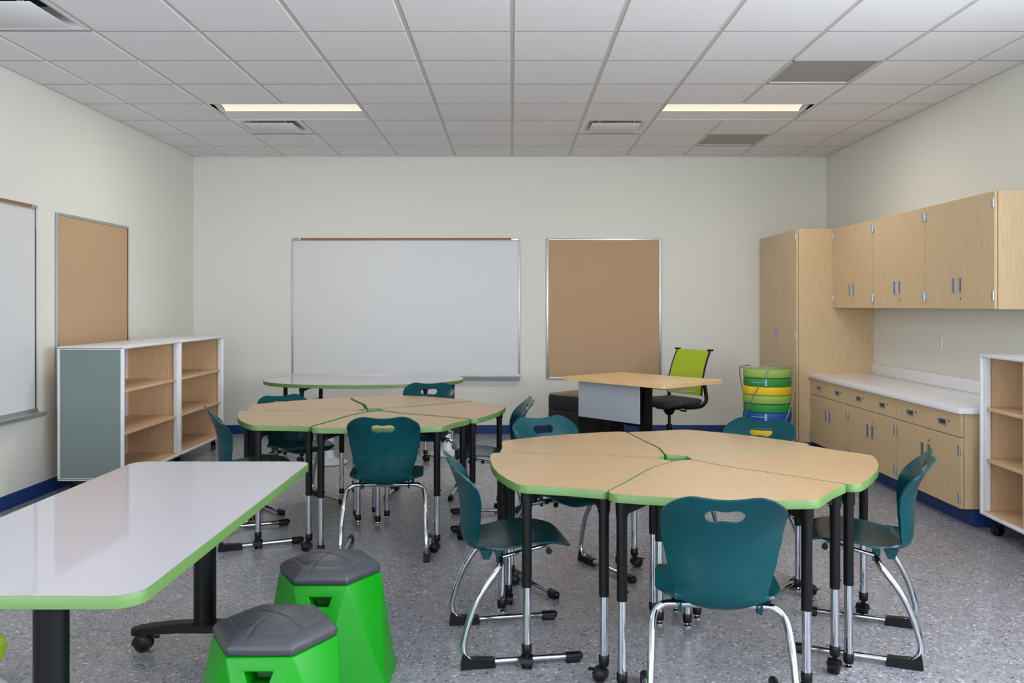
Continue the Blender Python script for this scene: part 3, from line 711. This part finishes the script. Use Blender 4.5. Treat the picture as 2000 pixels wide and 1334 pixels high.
CH = [((.69, 2.955), 83.5, 'teal student chair nearest the viewer, back turned, at the front of the right cluster', GC1),
      ((.005, 3.566), 9.5, 'teal student chair in side view left of the nearer right cluster, facing right', GC1),
      ((1.422, 3.593), 157.4, 'teal student chair at the right end of the nearer right cluster, facing left', GC1),
      ((.2935, 4.39), -59.4, 'teal student chair behind the nearer cluster, in front of the low black pedestal', GC1),
      ((1.126, 4.325), 229, 'teal student chair behind the nearer cluster, in front of the round cushion stack', GC1),
      ((-.700, 4.89), 93, 'teal student chair with back turned at the front of the farther left cluster', GC2),
      ((-1.519, 5.176), 24.1, 'teal student chair at the left end of the farther left cluster, beside the bookcases', GC2),
      ((-1.479, 6.04), -49, 'teal student chair behind the farther cluster on its left, left of the low wall outlet', GC2),
      ((-.650, 6.38), -94, 'teal student chair behind the farther cluster, below the kidney table\'s right end', GC2),
      ((-.157, 5.545), 184, 'teal student chair between the two clusters, facing left to the farther one', GC2)]
for (x, y), a, lab, gr in CH:
    if not used: ch.location = (x, y, 0); ch.rotation_euler.z = math.radians(a); tag(ch, lab, 'chair', gr); used = True
    else:
        c_ = dup(ch, (x, y, 0), math.radians(a), lab, gr)
        if a == -49: c_.scale.z = .935   # a size smaller than the others

# ------------------------------------------------------------------ white tables
t = thing('training_table', 'long white topped table with green edge on black columns in the left foreground', 'table', (-1.215, 2.85, 0))
ZW = .715; x0, x1, y0, y1 = -1.60 + 1.215, -.855 + 1.215, 1.985 - 2.85, 3.70 - 2.85
pl = round_rect(x0, x1, y0, y1, .065, 10)
top = MB().prism(pl, ZW - .03, ZW).build('tabletop', M['wtop'], t)
ring_band(pl, ZW - .0303, ZW + .0002, .003).build('edge_band', M['edge'], top)
for yc, xc in ((2.265 - 2.85, .016), (3.47 - 2.85, -.009)):
    lg = MB().cyl((xc, yc, .118), (xc, yc, ZW - .032), .043, n=40).cyl((xc, yc, .112), (xc, yc, .124), .046, n=40).cyl((xc, yc, ZW - .045), (xc, yc, ZW - .0305), .085, n=32).build('column', M['black'], t)
    mb = MB(); k = 24; vs = []
    for i in range(k + 1):
        u = -1 + 2 * i / k; x = u * .30; hw = .038 - .010 * abs(u) ** 2; zt = .120 - .026 * u * u; zb = zt - .036 + .008 * abs(u)
        if abs(u) > .93: hw *= math.sqrt(max(.05, 1 - ((abs(u) - .93) / .075) ** 2))
        vs += [(x, yc - hw, zb), (x, yc - hw, zt - .004), (x, yc - hw * .8, zt), (x, yc + hw * .8, zt), (x, yc + hw, zt - .004), (x, yc + hw, zb)]
    mb.add(vs, [(6 * i + j, 6 * i + (j + 1) % 6, 6 * i + 6 + (j + 1) % 6, 6 * i + 6 + j) for i in range(k) for j in range(6)] + [tuple(range(6)), tuple(reversed(range(6 * k, 6 * k + 6)))], True)
    for s_ in (-1, 1): mb.cyl((s_ * .272, yc, .068), (s_ * .272, yc, .094), .021, n=18)
    ft = mb.build('foot', M['black'], t)
    for s_ in (-1, 1):
        q = caster_mb(.035, 0, PI if s_ < 0 else 0.3, s_ < 0); q.v = [(v[0] + s_ * .272, v[1] + yc, v[2]) for v in q.v]; q.build('caster', M['blackplastic'], ft)

t = thing('kidney_table', 'white kidney shaped table with green edge in front of the wide whiteboard', 'table', (-1.345, 7.95, 0), math.radians(4))
kp = []
for i in range(64):
    a = 2 * PI * i / 64; x = .90 * math.copysign(abs(math.cos(a)) ** .92, math.cos(a)); y = .60 * math.sin(a)
    if y > 0: y = .60 * abs(math.sin(a)) ** .8 - .24 * math.exp(-(x / .30) ** 2)
    kp.append((x, y))
kp = smooth_poly(kp, 1)
top = MB().prism(kp, ZT - TH, ZT).build('tabletop', M['wtop'], t)
ring_band(kp, ZT - TH - .0003, ZT + .0003).build('edge_band', M['edge'], top)
for (x, y), kd, a in (((-.74, .15), 'glide', 0), ((-.52, -.28), 'caster', .5), ((.80, .25), 'glide', 0), ((.56, -.27), 'caster', 2.2), ((-.45, .36), 'glide', 0), ((.47, .36), 'glide', 0)):
    adj_leg(t, x, y, ZT - TH - .0005, kd, a, (x * .3, y * .1))

# ------------------------------------------------------------------ green hexagonal stools
def make_stool():
    t = thing('hexagonal_stool', 'x', 'stool')
    R, RB, z1 = .190, .268, .388
    top = [(R * math.cos(PI / 3 * k), R * math.sin(PI / 3 * k)) for k in range(6)]
    bot = [(RB * math.cos(PI / 6 + PI / 3 * k), RB * math.sin(PI / 6 + PI / 3 * k)) for k in range(6)]
    bm = bmesh.new(); V = lambda p, z: bm.verts.new((p[0], p[1], z))
    zb = .03; bi = [(x * .955, y * .955) for x, y in bot]
    Tv = [V(p, z1) for p in top]; Bv = [V(p, zb) for p in bi]; Lv = [V(p, .012) for p in bot]; Fv = [V(p, .0008) for p in bot]
    bm.faces.new(Tv)
    for k in range(6):
        a, b = Tv[k], Tv[(k + 1) % 6]; c = Bv[k]; d = Bv[(k + 1) % 6]
        if k in (1, 4): slot_face = (a, b, c)
        f1 = bm.faces.new((a, c, b)); f2 = bm.faces.new((b, c, d))
        if k in (1, 4):
            ctr = (a.co + b.co) / 2; dn = (c.co - ctr); nn = f1.normal if f1.normal.length else None
            bm.normal_update(); nrm = f1.normal.copy()
            if nrm.dot(Vector((ctr.x, ctr.y, 0))) < 0: nrm = -nrm
            ux = (b.co - a.co).normalized(); dy = dn.normalized()
            pts = []
            for (u, vv) in ((-.041, .038), (.041, .038), (.030, .071), (-.030, .071)): pts.append(ctr + ux * u + dy * vv)
            bm.faces.remove(f1)
            o_ = [bm.verts.new(p) for p in pts]; i_ = [bm.verts.new(p - nrm * .11) for p in pts]
            # a(-), b(+), c bottom
            bm.faces.new((a, o_[0], o_[1], b)); bm.faces.new((b, o_[1], o_[2], c)); bm.faces.new((a, c, o_[3], o_[0])); bm.faces.new((c, o_[2], o_[3]))
            for q in range(4): bm.faces.new((o_[q], i_[q], i_[(q + 1) % 4], o_[(q + 1) % 4]))
            bm.faces.new(i_)
        bm.faces.new((Bv[k], Lv[k], Lv[(k + 1) % 6], Bv[(k + 1) % 6])); bm.faces.new((Lv[k], Fv[k], Fv[(k + 1) % 6], Lv[(k + 1) % 6]))
    bm.faces.new(list(reversed(Fv))); bmesh.ops.recalc_face_normals(bm, faces=bm.faces[:])
    bmesh.ops.bevel(bm, geom=[e for e in bm.edges if e.calc_face_angle(0) > .12], offset=.0045, segments=3, affect='EDGES', profile=.5, clamp_overlap=True)
    MB().bm(bm, True).build('body', M['green'], t, angle=60)
    # cushion with stitched grooves
    def hexr(a):
        a = a % (PI / 3); return math.cos(PI / 6) / math.cos(a - PI / 6)
    def seg(p, a, b):
        ax, ay = a; bx, by = b; dx, dy = bx - ax, by - ay; u = max(0, min(1, ((p[0] - ax) * dx + (p[1] - ay) * dy) / (dx * dx + dy * dy))); return math.hypot(p[0] - ax - dx * u, p[1] - ay - dy * u)
    grooves = [catmull([(.060, .175, 0), (.034, .09, 0), (0, 0, 0), (-.034, -.08, 0), (-.045, -.175, 0)], 5), catmull([(-.10, .05, 0), (-.04, .022, 0), (0, 0, 0), (.07, -.045, 0), (.125, -.11, 0)], 5),
               catmull([(-.125, .0, 0), (-.095, -.058, 0), (-.03, -.078, 0), (.035, -.078, 0)], 5), catmull([(.10, .10, 0), (.12, .045, 0), (.115, .0, 0)], 4), catmull([(-.175, -.05, 0), (-.14, -.035, 0), (-.115, -.06, 0)], 4)]
    segs = [((g_[i].x, g_[i].y), (g_[i + 1].x, g_[i + 1].y)) for g_ in grooves for i in range(len(g_) - 1)]
    NA, NQ = 144, 70; vs = []; Rc = .188
    rows = []
    for i in range(NQ + 1):
        u = i / NQ
        if u < .78: rr = u / .78 * .66; z = .458 - .018 * (rr / .66) ** 2.2
        else:
            w = (u - .78) / .22 * 1.25 * PI / 2; rr = .66 + .345 * math.sin(min(w, PI / 2)); z = .440 - .036 * (1 - math.cos(min(w, PI / 2)))
            if w > PI / 2: z = .404 - .014 * (w - PI / 2) / (.25 * PI / 2); rr = 1.005 - .02 * (w - PI / 2) / (.25 * PI / 2)
        rows.append((rr, z))
    for rr, z in rows:
        for j in range(NA):
            a = 2 * PI * j / NA; h = hexr(a); h = h + (0.93 - h) * (.30 * (1 - rr) + .08); r_ = Rc * rr * h / 1.0
            x, y = r_ * math.cos(a), r_ * math.sin(a); zz = z
            if rr < .95:
                d = min(seg((x, y), *s2) for s2 in segs); zz -= .0042 * math.exp(-(d / .0032) ** 2)
            vs.append((x, y, zz))
    mb = MB().add(vs, [(i * NA + j, i * NA + (j + 1) % NA, (i + 1) * NA + (j + 1) % NA, (i + 1) * NA + j) for i in range(NQ) for j in range(NA)], True)
    mb.add(vs[-NA:], [tuple(reversed(range(NA)))])
    mb.build('cushion', M['cushion'], t, angle=80)
    return t
st = make_stool(); st.location = (-.711, 2.612, 0); tag(st, 'bright green hexagonal stool with grey cushion, the nearer one, cut by the bottom edge', 'stool', 'green hexagonal stools')
dup(st, (-.676, 3.235, 0), 0, 'bright green hexagonal stool with grey cushion, the farther one showing its flared base', 'green hexagonal stools')

# ------------------------------------------------------------------ wobble stools
def wobble(label, x, y, low=False):
    t = thing('wobble_stool', label, 'stool', (x, y, 0), 0, 'wobble stools on round white bases')
    kb = .145 if low else .160
    MB().lathe([(kb - .01, .0008), (kb - .002, .004), (kb, .014), (kb - .01, .022), (.09, .032), (.055, .048), (.046, .075), (.043, .115), (.041, .26), (.041, .284)] if low else [(kb - .01, .0008), (kb - .002, .004), (kb, .014), (kb - .01, .022), (.09, .032), (.055, .048), (.046, .075), (.043, .115), (.041, .30), (.041, .352)], n=48).build('base', M['white'], t)
    mb = MB()
    for k in range(24):
        a = 2 * PI * k / 24
        if k % 3 != 2: mb.box(-.0045, .0045, -.0015, .0015, -.006, .006, M4=Matrix.Rotation(a, 4, 'Z') @ Matrix.Translation((0, -.0443, .125)))
    mb.build('height_mark', M['blackplastic'], t)
    MB().lathe([(.0, .285), (.08, .288), (.136, .304), (.186, .334), (.200, .37), (.19, .41)] + [(.170, .432), (.13, .445), (.0, .448)] if low else [(.0, .349), (.07, .350), (.13, .365), (.168, .392), (.175, .412), (.170, .432), (.13, .445), (.0, .448)], n=48).build('seat', M['lime'], t)
    return t
wobble('white pedestal stool under the left half of the kidney table', -1.60, 7.62)
wobble('white pedestal stool under the right half of the kidney table', -.605, 8.06)
w3 = wobble('lime stool just showing at the left edge under the long white table', -1.93, 3.05, True)
MB().lathe([(.042, .164), (.058, .194), (.085, .209), (.112, .205), (.136, .187), (.142, .160), (.134, .132), (.110, .115), (.08, .112), (.046, .125)], n=48).build('collar_ring', M['lime'], w3)

# ------------------------------------------------------------------ mobile bookcases
def bookcase(label, loc, rz, LX, D, ncol, divs, side_panel=None, group=None, label_panels=True):
    """local: x along the length, front face at y=0 looking to -y, depth to +y"""
    t = thing('bookcase', label, 'bookcase', loc, rz, group); z0, z1 = .112, 1.083; e = .020
    # white shell
    mb = MB()
    mb.box(0, LX, 0, D, z1 - e, z1, .006, 3); mb.box(0, LX, 0, D, z0, z0 + e, .006, 3)
    mb.box(0, e, 0, D, z0 + .004, z1 - .004, .006, 3); mb.box(LX - e, LX, 0, D, z0 + .004, z1 - .004, .006, 3)
    mb.build('frame', M['white'], t)
    MB().box(e, LX - e, D - .016, D - .006, z0 + e, z1 - e).build('back_panel', M['shelf'], t)
    MB().box(e, LX - e, .014, D - .016, z0 + e + .0003, z0 + e + .006).build('bottom_board', M['shelf'], t)
    for x in (0, LX):
        s_ = 1 if x == 0 else -1
        MB().box(min(x - s_ * .003, x + s_ * .001), max(x - s_ * .003, x + s_ * .001), .022, D - .022, z0 + .022, z1 - .022, .001, 1).build('end_panel', M['panelgreen'], t)
        MB().box(min(x + s_ * (e + .0003), x + s_ * (e + .004)), max(x + s_ * (e + .0003), x + s_ * (e + .004)), .05, D - .05, z0 + e + .006, z1 - e).build('side_lining', M['shelf'], t)
    po = MB()
    for x in (e, LX - e - .03):
        for y in (.014, D - .046): po.box(x, x + .03, y, y + .03, z0 + e + .0065, z1 - e, .002, 1)
    for x0_, x1_ in ((e + .03, LX - e - .03),): po.box(x0_, x1_, D - .03, D - .017, z0 + e + .0065, z0 + e + .03)
    po.build('corner_post', M['white'], t)
    for q in divs: MB().box(q - .009, q + .009, .012, D - .018, z0 + e + .007, z1 - e).build('divider', M['shelf'], t)
    sp = [e + .002] + list(divs) + [LX - e - .002]
    for h in (.435, .745):
        for a, b in zip(sp, sp[1:]):
            MB().box(a + .006, b - .006, .018, D - .018, h, h + .020, .0015, 1).build('shelf', M['shelf'], t)
    for x in (.10, LX - .10):
        for y in (.07, D - .07):
            q = caster_mb(.032, 0, random.uniform(0, 6.2)); q.v = [(v[0] + x, v[1] + y, v[2]) for v in q.v]; q.cyl((x, y, .07), (x, y, z0), .018, n=12); q.build('caster', M['blackplastic'], t)
    return t
# left pair: front looks to +x, so local x runs along world +y
bookcase('white edged bookcase by the left wall, nearer one with its grey green end showing', (-2.80, 6.275, 0), PI / 2, 1.085, .48, 1, [], group='mobile bookcases by the left wall')
bookcase('white edged mobile bookcase by the left wall, the farther one nearest the back wall', (-2.80, 7.364, 0), PI / 2, 1.095, .48, 1, [], group='mobile bookcases by the left wall')
# right cubby: front looks to -x
bookcase('white edged mobile bookcase divided into cubbies, cut by the right edge of the view', (2.845, 5.30, 0), -PI / 2 - math.radians(2.5), 1.40, .46, 3, [.475, .925])

# ------------------------------------------------------------------ teacher desk
d1 = Vector((math.cos(math.radians(-49)), math.sin(math.radians(-49)))); d2 = Vector((-d1.y, d1.x))
DC = (1.135, 7.68); RZ = math.radians(-49)
t = thing('teacher_desk', 'oak topped teacher desk with a frosted modesty panel before the back corkboard', 'desk', (DC[0], DC[1], 0), RZ)
hx, hy = .59, .40; zt = .74
MB().prism(round_rect(-hx, hx, -hy, hy, .03, 6), zt - .03, zt).build('desktop', M['deskwood'], t)
MB().box(-.46, .26, -.315, -.309, .385, .700, .002, 1).build('modesty_panel', M['frost'], t)
mb = MB()
for x in (-.33, .10): mb.box(x - .02, x + .02, -.309, -.28, .66, .709, .002, 1)
mb.build('panel_clip', M['alu'], t)
for x in (-.275, .06):
    lg = MB().box(x - .035, x + .035, -.05, .05, .03, .70, .004).box(x - .03, x + .03, -.33, .33, .001, .035, .004).box(x - .025, x + .025, -.28, .28, .68, .709, .003).build('leg', M['black'], t)
MB().box(-.24, .025, -.02, .02, .31, .36, .003).build('crossbar', M['black'], t)
mb = MB()   # wire cable basket under the top
for i in range(17):
    x = .0 + i * .025; mb.tube([(x, .10, .705), (x, .11, .64), (x, .24, .64), (x, .25, .705)], .0018, 6)
for y, z in ((.10, .70), (.11, .64), (.175, .64), (.24, .64), (.25, .70), (.105, .67), (.245, .67)): mb.tube([(-.005, y, z), (.405, y, z)], .002, 6)
mb.build('cable_basket', M['white'], t)

t = thing('pedestal_cabinet', 'low black pedestal cabinet with a wooden top beside the teacher desk', 'cabinet', (.665, 8.285, 0), math.radians(45))
MB().box(-.25, .25, -.19, .19, .03, .535, .003).build('body', M['blackped'], t)
M['pedtop'] = mat('brown_pedestal_top', (128, 112, 102), .4)
MB().box(-.253, .253, -.193, .193, .5355, .552, .002).build('top', M['pedtop'], t)
for k, (a, b) in enumerate(((.045, .27), (.275, .40), (.405, .53))):
    dw = MB().box(-.268, -.2505, -.185, .185, a, b, .002).build('drawer', M['blackped'], t)
for x in (-.2, .2):
    for y in (-.14, .14):
        q = caster_mb(.012, 0, 0); q.v = [(v[0] + x, v[1] * .6 + y, v[2]) for v in q.v]; q.build('caster', M['blackplastic'], t)

# ------------------------------------------------------------------ office chair
t = thing('office_chair', 'swivel office chair with lime mesh back and dark seat behind the teacher desk', 'chair', (1.485, 8.22, 0), math.radians(212))
# local +x is where the sitter looks
zb = .53; mb = MB(); n = 18; vs = []
def bpt(u, v_): # u across -1..1, v 0..1 height
    z = .535 + .420 * v_; x = -.205 - .055 * v_ - .05 * v_ * v_ + .03 * (1 - (2 * v_ - .7) ** 2) * .5 + .012 * u * u; w = .228 - .010 * v_
    return (x, u * w, z)
vs = [bpt(-1 + 2 * i / n, j / n) for j in range(n + 1) for i in range(n + 1)]
fs = [(j * (n + 1) + i, j * (n + 1) + i + 1, (j + 1) * (n + 1) + i + 1, (j + 1) * (n + 1) + i) for j in range(n) for i in range(n)]
vs2 = [(x - .006, y, z) for x, y, z in vs]; N0 = len(vs)
rim = [(i, i + 1) for i in range(n)] + [(j * (n + 1) + n, (j + 1) * (n + 1) + n) for j in range(n)] + [(n * (n + 1) + i + 1, n * (n + 1) + i) for i in range(n - 1, -1, -1)] + [((j + 1) * (n + 1), j * (n + 1)) for j in range(n - 1, -1, -1)]
mb.add(vs + vs2, fs + [tuple(reversed([q + N0 for q in f])) for f in fs] + [(a, a + N0, b + N0, b) for a, b in rim], True)
noise_bump(M['mesh'], 900, .5)
bk = mb.build('backrest', M['mesh'], t)
for s_ in (-1, 1):
    fr = MB().tube([Vector(bpt(s_, j / 12)) + Vector((-.004, s_ * .004, 0)) for j in range(13)], .009, 10)
    fr.box(-.335, -.290, s_ * .222 - .022, s_ * .222 + .022, .950, .966, .004); 
    fr.build('back_upright', M['blackplastic'], bk)
    arm = MB().tube(catmull([(.02, s_ * .235, .438), (-.08, s_ * .245, .436), (-.17, s_ * .252, .445), (-.225, s_ * .254, .49), (-.225, s_ * .252, .56), (-.21, s_ * .246, .65), (-.212, s_ * .24, .70)], 5), [.018] * 31, 12).build('side_bracket', M['blackplastic'], t)
n = 20; vs = []
for k, (zz, sc) in enumerate(((.445, .80), (.452, .93), (.475, 1.0), (.497, .985), (.506, .90))):
    for p in round_rect(-.235 * sc, .24 * sc, -.235 * sc, .235 * sc, .07 * sc, 6): vs.append((p[0], p[1], zz - (.02 * (max(0, p[0]) / .24) ** 3)))
m_ = len(vs) // 5
MB().add(vs, [(i * m_ + j, i * m_ + (j + 1) % m_, (i + 1) * m_ + (j + 1) % m_, (i + 1) * m_ + j) for i in range(4) for j in range(m_)] + [tuple(reversed(range(m_))), tuple(range(4 * m_, 5 * m_))], True).build('seat', M['seatfab'], t)
MB().box(-.12, .10, -.08, .08, .405, .443, .006).lathe([(.03, .35), (.045, .37), (.06, .404)], n=20).build('tilt_mechanism', M['blackplastic'], t)
MB().tube([(.02, .07, .415), (.02, .17, .412), (.02, .19, .41)], [.005, .005, .004], 8).box(.008, .032, .18, .25, .402, .416, .003).build('lever', M['blackplastic'], t)
MB().cyl((0, 0, .06), (0, 0, .26), .027, n=20).cyl((0, 0, .26), (0, 0, .405), .014, n=16).build('gas_column', M['blackplastic'], t)
for k in range(5):
    a = 2 * PI * k / 5 + .4; c, s_ = math.cos(a), math.sin(a)
    ar = MB().tube([(0, 0, .105), (c * .12, s_ * .12, .10), (c * .24, s_ * .24, .082), (c * .285, s_ * .285, .075)], [.024, .02, .015, .012], 10).build('base_arm', M['blackplastic'], t)
    q = caster_mb(.024, 0, a + 1); q.v = [(v[0] + c * .28, v[1] + s_ * .28, v[2]) for v in q.v]; q.cyl((c * .28, s_ * .28, .04), (c * .28, s_ * .28, .078), .006, n=8); q.build('caster', M['blackplastic'], ar)

# ------------------------------------------------------------------ cushion stack in a wire rack
SX, SY = 2.315, 7.90; ch_ = .0765; zb = .045
lg_ = mat('cushion_light_green', (150, 184, 84), .6); gr_ = mat('cushion_green', (44, 142, 58), .6); ye_ = mat('cushion_yellow', (234, 196, 30), .6); bl_ = mat('cushion_blue', (14, 84, 158), .6); tb_ = mat('cushion_teal_blue', (40, 130, 165), .6)
hidden = 'low in the stack, hidden behind the tables'
seq = [(gr_, 'green round floor cushion at the very bottom of the rack, hidden behind the tables'), (lg_, 'light green round floor cushion second from the bottom of the rack, hidden'), (ye_, 'yellow round floor cushion seen through the handle hole of a teal chair'),
       (tb_, 'teal blue round floor cushion just under the royal blue one'), (bl_, 'royal blue round floor cushion with a pale strap, low in the visible stack'), (gr_, 'green round floor cushion directly on top of the blue one'),
       (lg_, 'light green round floor cushion directly under the yellow one'), (ye_, 'yellow round floor cushion between two green ones, third from the top'), (gr_, 'green round floor cushion with a pale strap, second from the top'), (lg_, 'light green round floor cushion on the very top of the stack')]
for i, (mm, lab) in enumerate(seq):
    z = zb + i * ch_; r = .212 + .002 * math.sin(i * 2.1); dx = .003 * math.sin(i * 1.7)
    t = thing('round_cushion', lab, 'cushion', (SX + dx, SY, z), i * .3, 'round floor cushions in the wire rack')
    MB().lathe([(0, .0005), (r - .012, .0005), (r - .003, .004), (r, .014), (r + .001, ch_ / 2), (r, ch_ - .015), (r - .004, ch_ - .005), (r - .014, ch_ - .0008), (r * .6, ch_ - .0004), (0, ch_ - .0004)], n=56).build('pad', mm, t)
    if i in (4, 8):
        a0 = math.atan2(-1, -.35) - i * .3; s2 = MB(); q = []
        s2.box(-.010, .010, -.0035, .0005, .008, ch_ - .008, .001, 1, Matrix.Rotation(a0 + PI / 2, 4, 'Z') @ Matrix.Translation((0, -r - .001, 0)))
        pts = [((r + .003) * math.cos(a0 - .03 - .6 * k / 8), (r + .003) * math.sin(a0 - .03 - .6 * k / 8), ch_ * .5) for k in range(9)]; s2.tube(pts, .0032, 6)
        s2.build('handle_strap', mat('pale_strap', (150, 190, 225), .5), t)
t = thing('wire_rack', 'chrome wire rack holding the stack of round cushions', 'rack', (SX, SY, 0))
zr = .822; RR = .242
mb = MB(); mb.tube([(RR * math.cos(a), RR * math.sin(a), zr) for a in [math.radians(70 - 318 * k / 44) for k in range(45)]], .0045, 8)
a = math.radians(70); mb.tube([(RR * math.cos(a), RR * math.sin(a), zr), (RR * math.cos(a) - .03, RR * math.sin(a) , zr - .002), (RR * math.cos(a) - .035, RR * math.sin(a), zr - .022)], .0045, 8)
mb.build('rim', M['steel'], t)
def rod(a0, a1, nm='rod'):
    a0 = math.radians(a0); a1 = math.radians(a1); k = 12; pts = []
    for i in range(k + 1):
        u = i / k; a = a0 + (a1 - a0) * u; r = RR + (.232 - RR) * u; r = max(r, .2225); pts.append((r * math.cos(a), r * math.sin(a), zr + (.028 - zr) * u))
    MB().tube(pts, .0042, 8).build(nm, M['steel'], t)
rod(-102, -207); rod(-5, -108); rod(-192, -297); rod(78, -30)
mb = MB(); mb.tube([(.232 * math.cos(2 * PI * k / 40), .232 * math.sin(2 * PI * k / 40), .030) for k in range(40)], .006, 8, closed=True)
for a in (0, PI / 2): mb.tube([(.232 * math.cos(a), .232 * math.sin(a), .032), (-.232 * math.cos(a), -.232 * math.sin(a), .032)], .006, 8)
for k in range(4):
    a = PI / 4 + PI / 2 * k; mb.cyl((.232 * math.cos(a), .232 * math.sin(a), .0005), (.232 * math.cos(a), .232 * math.sin(a), .03), .014, n=12)
mb.build('base_ring', M['steel'], t)
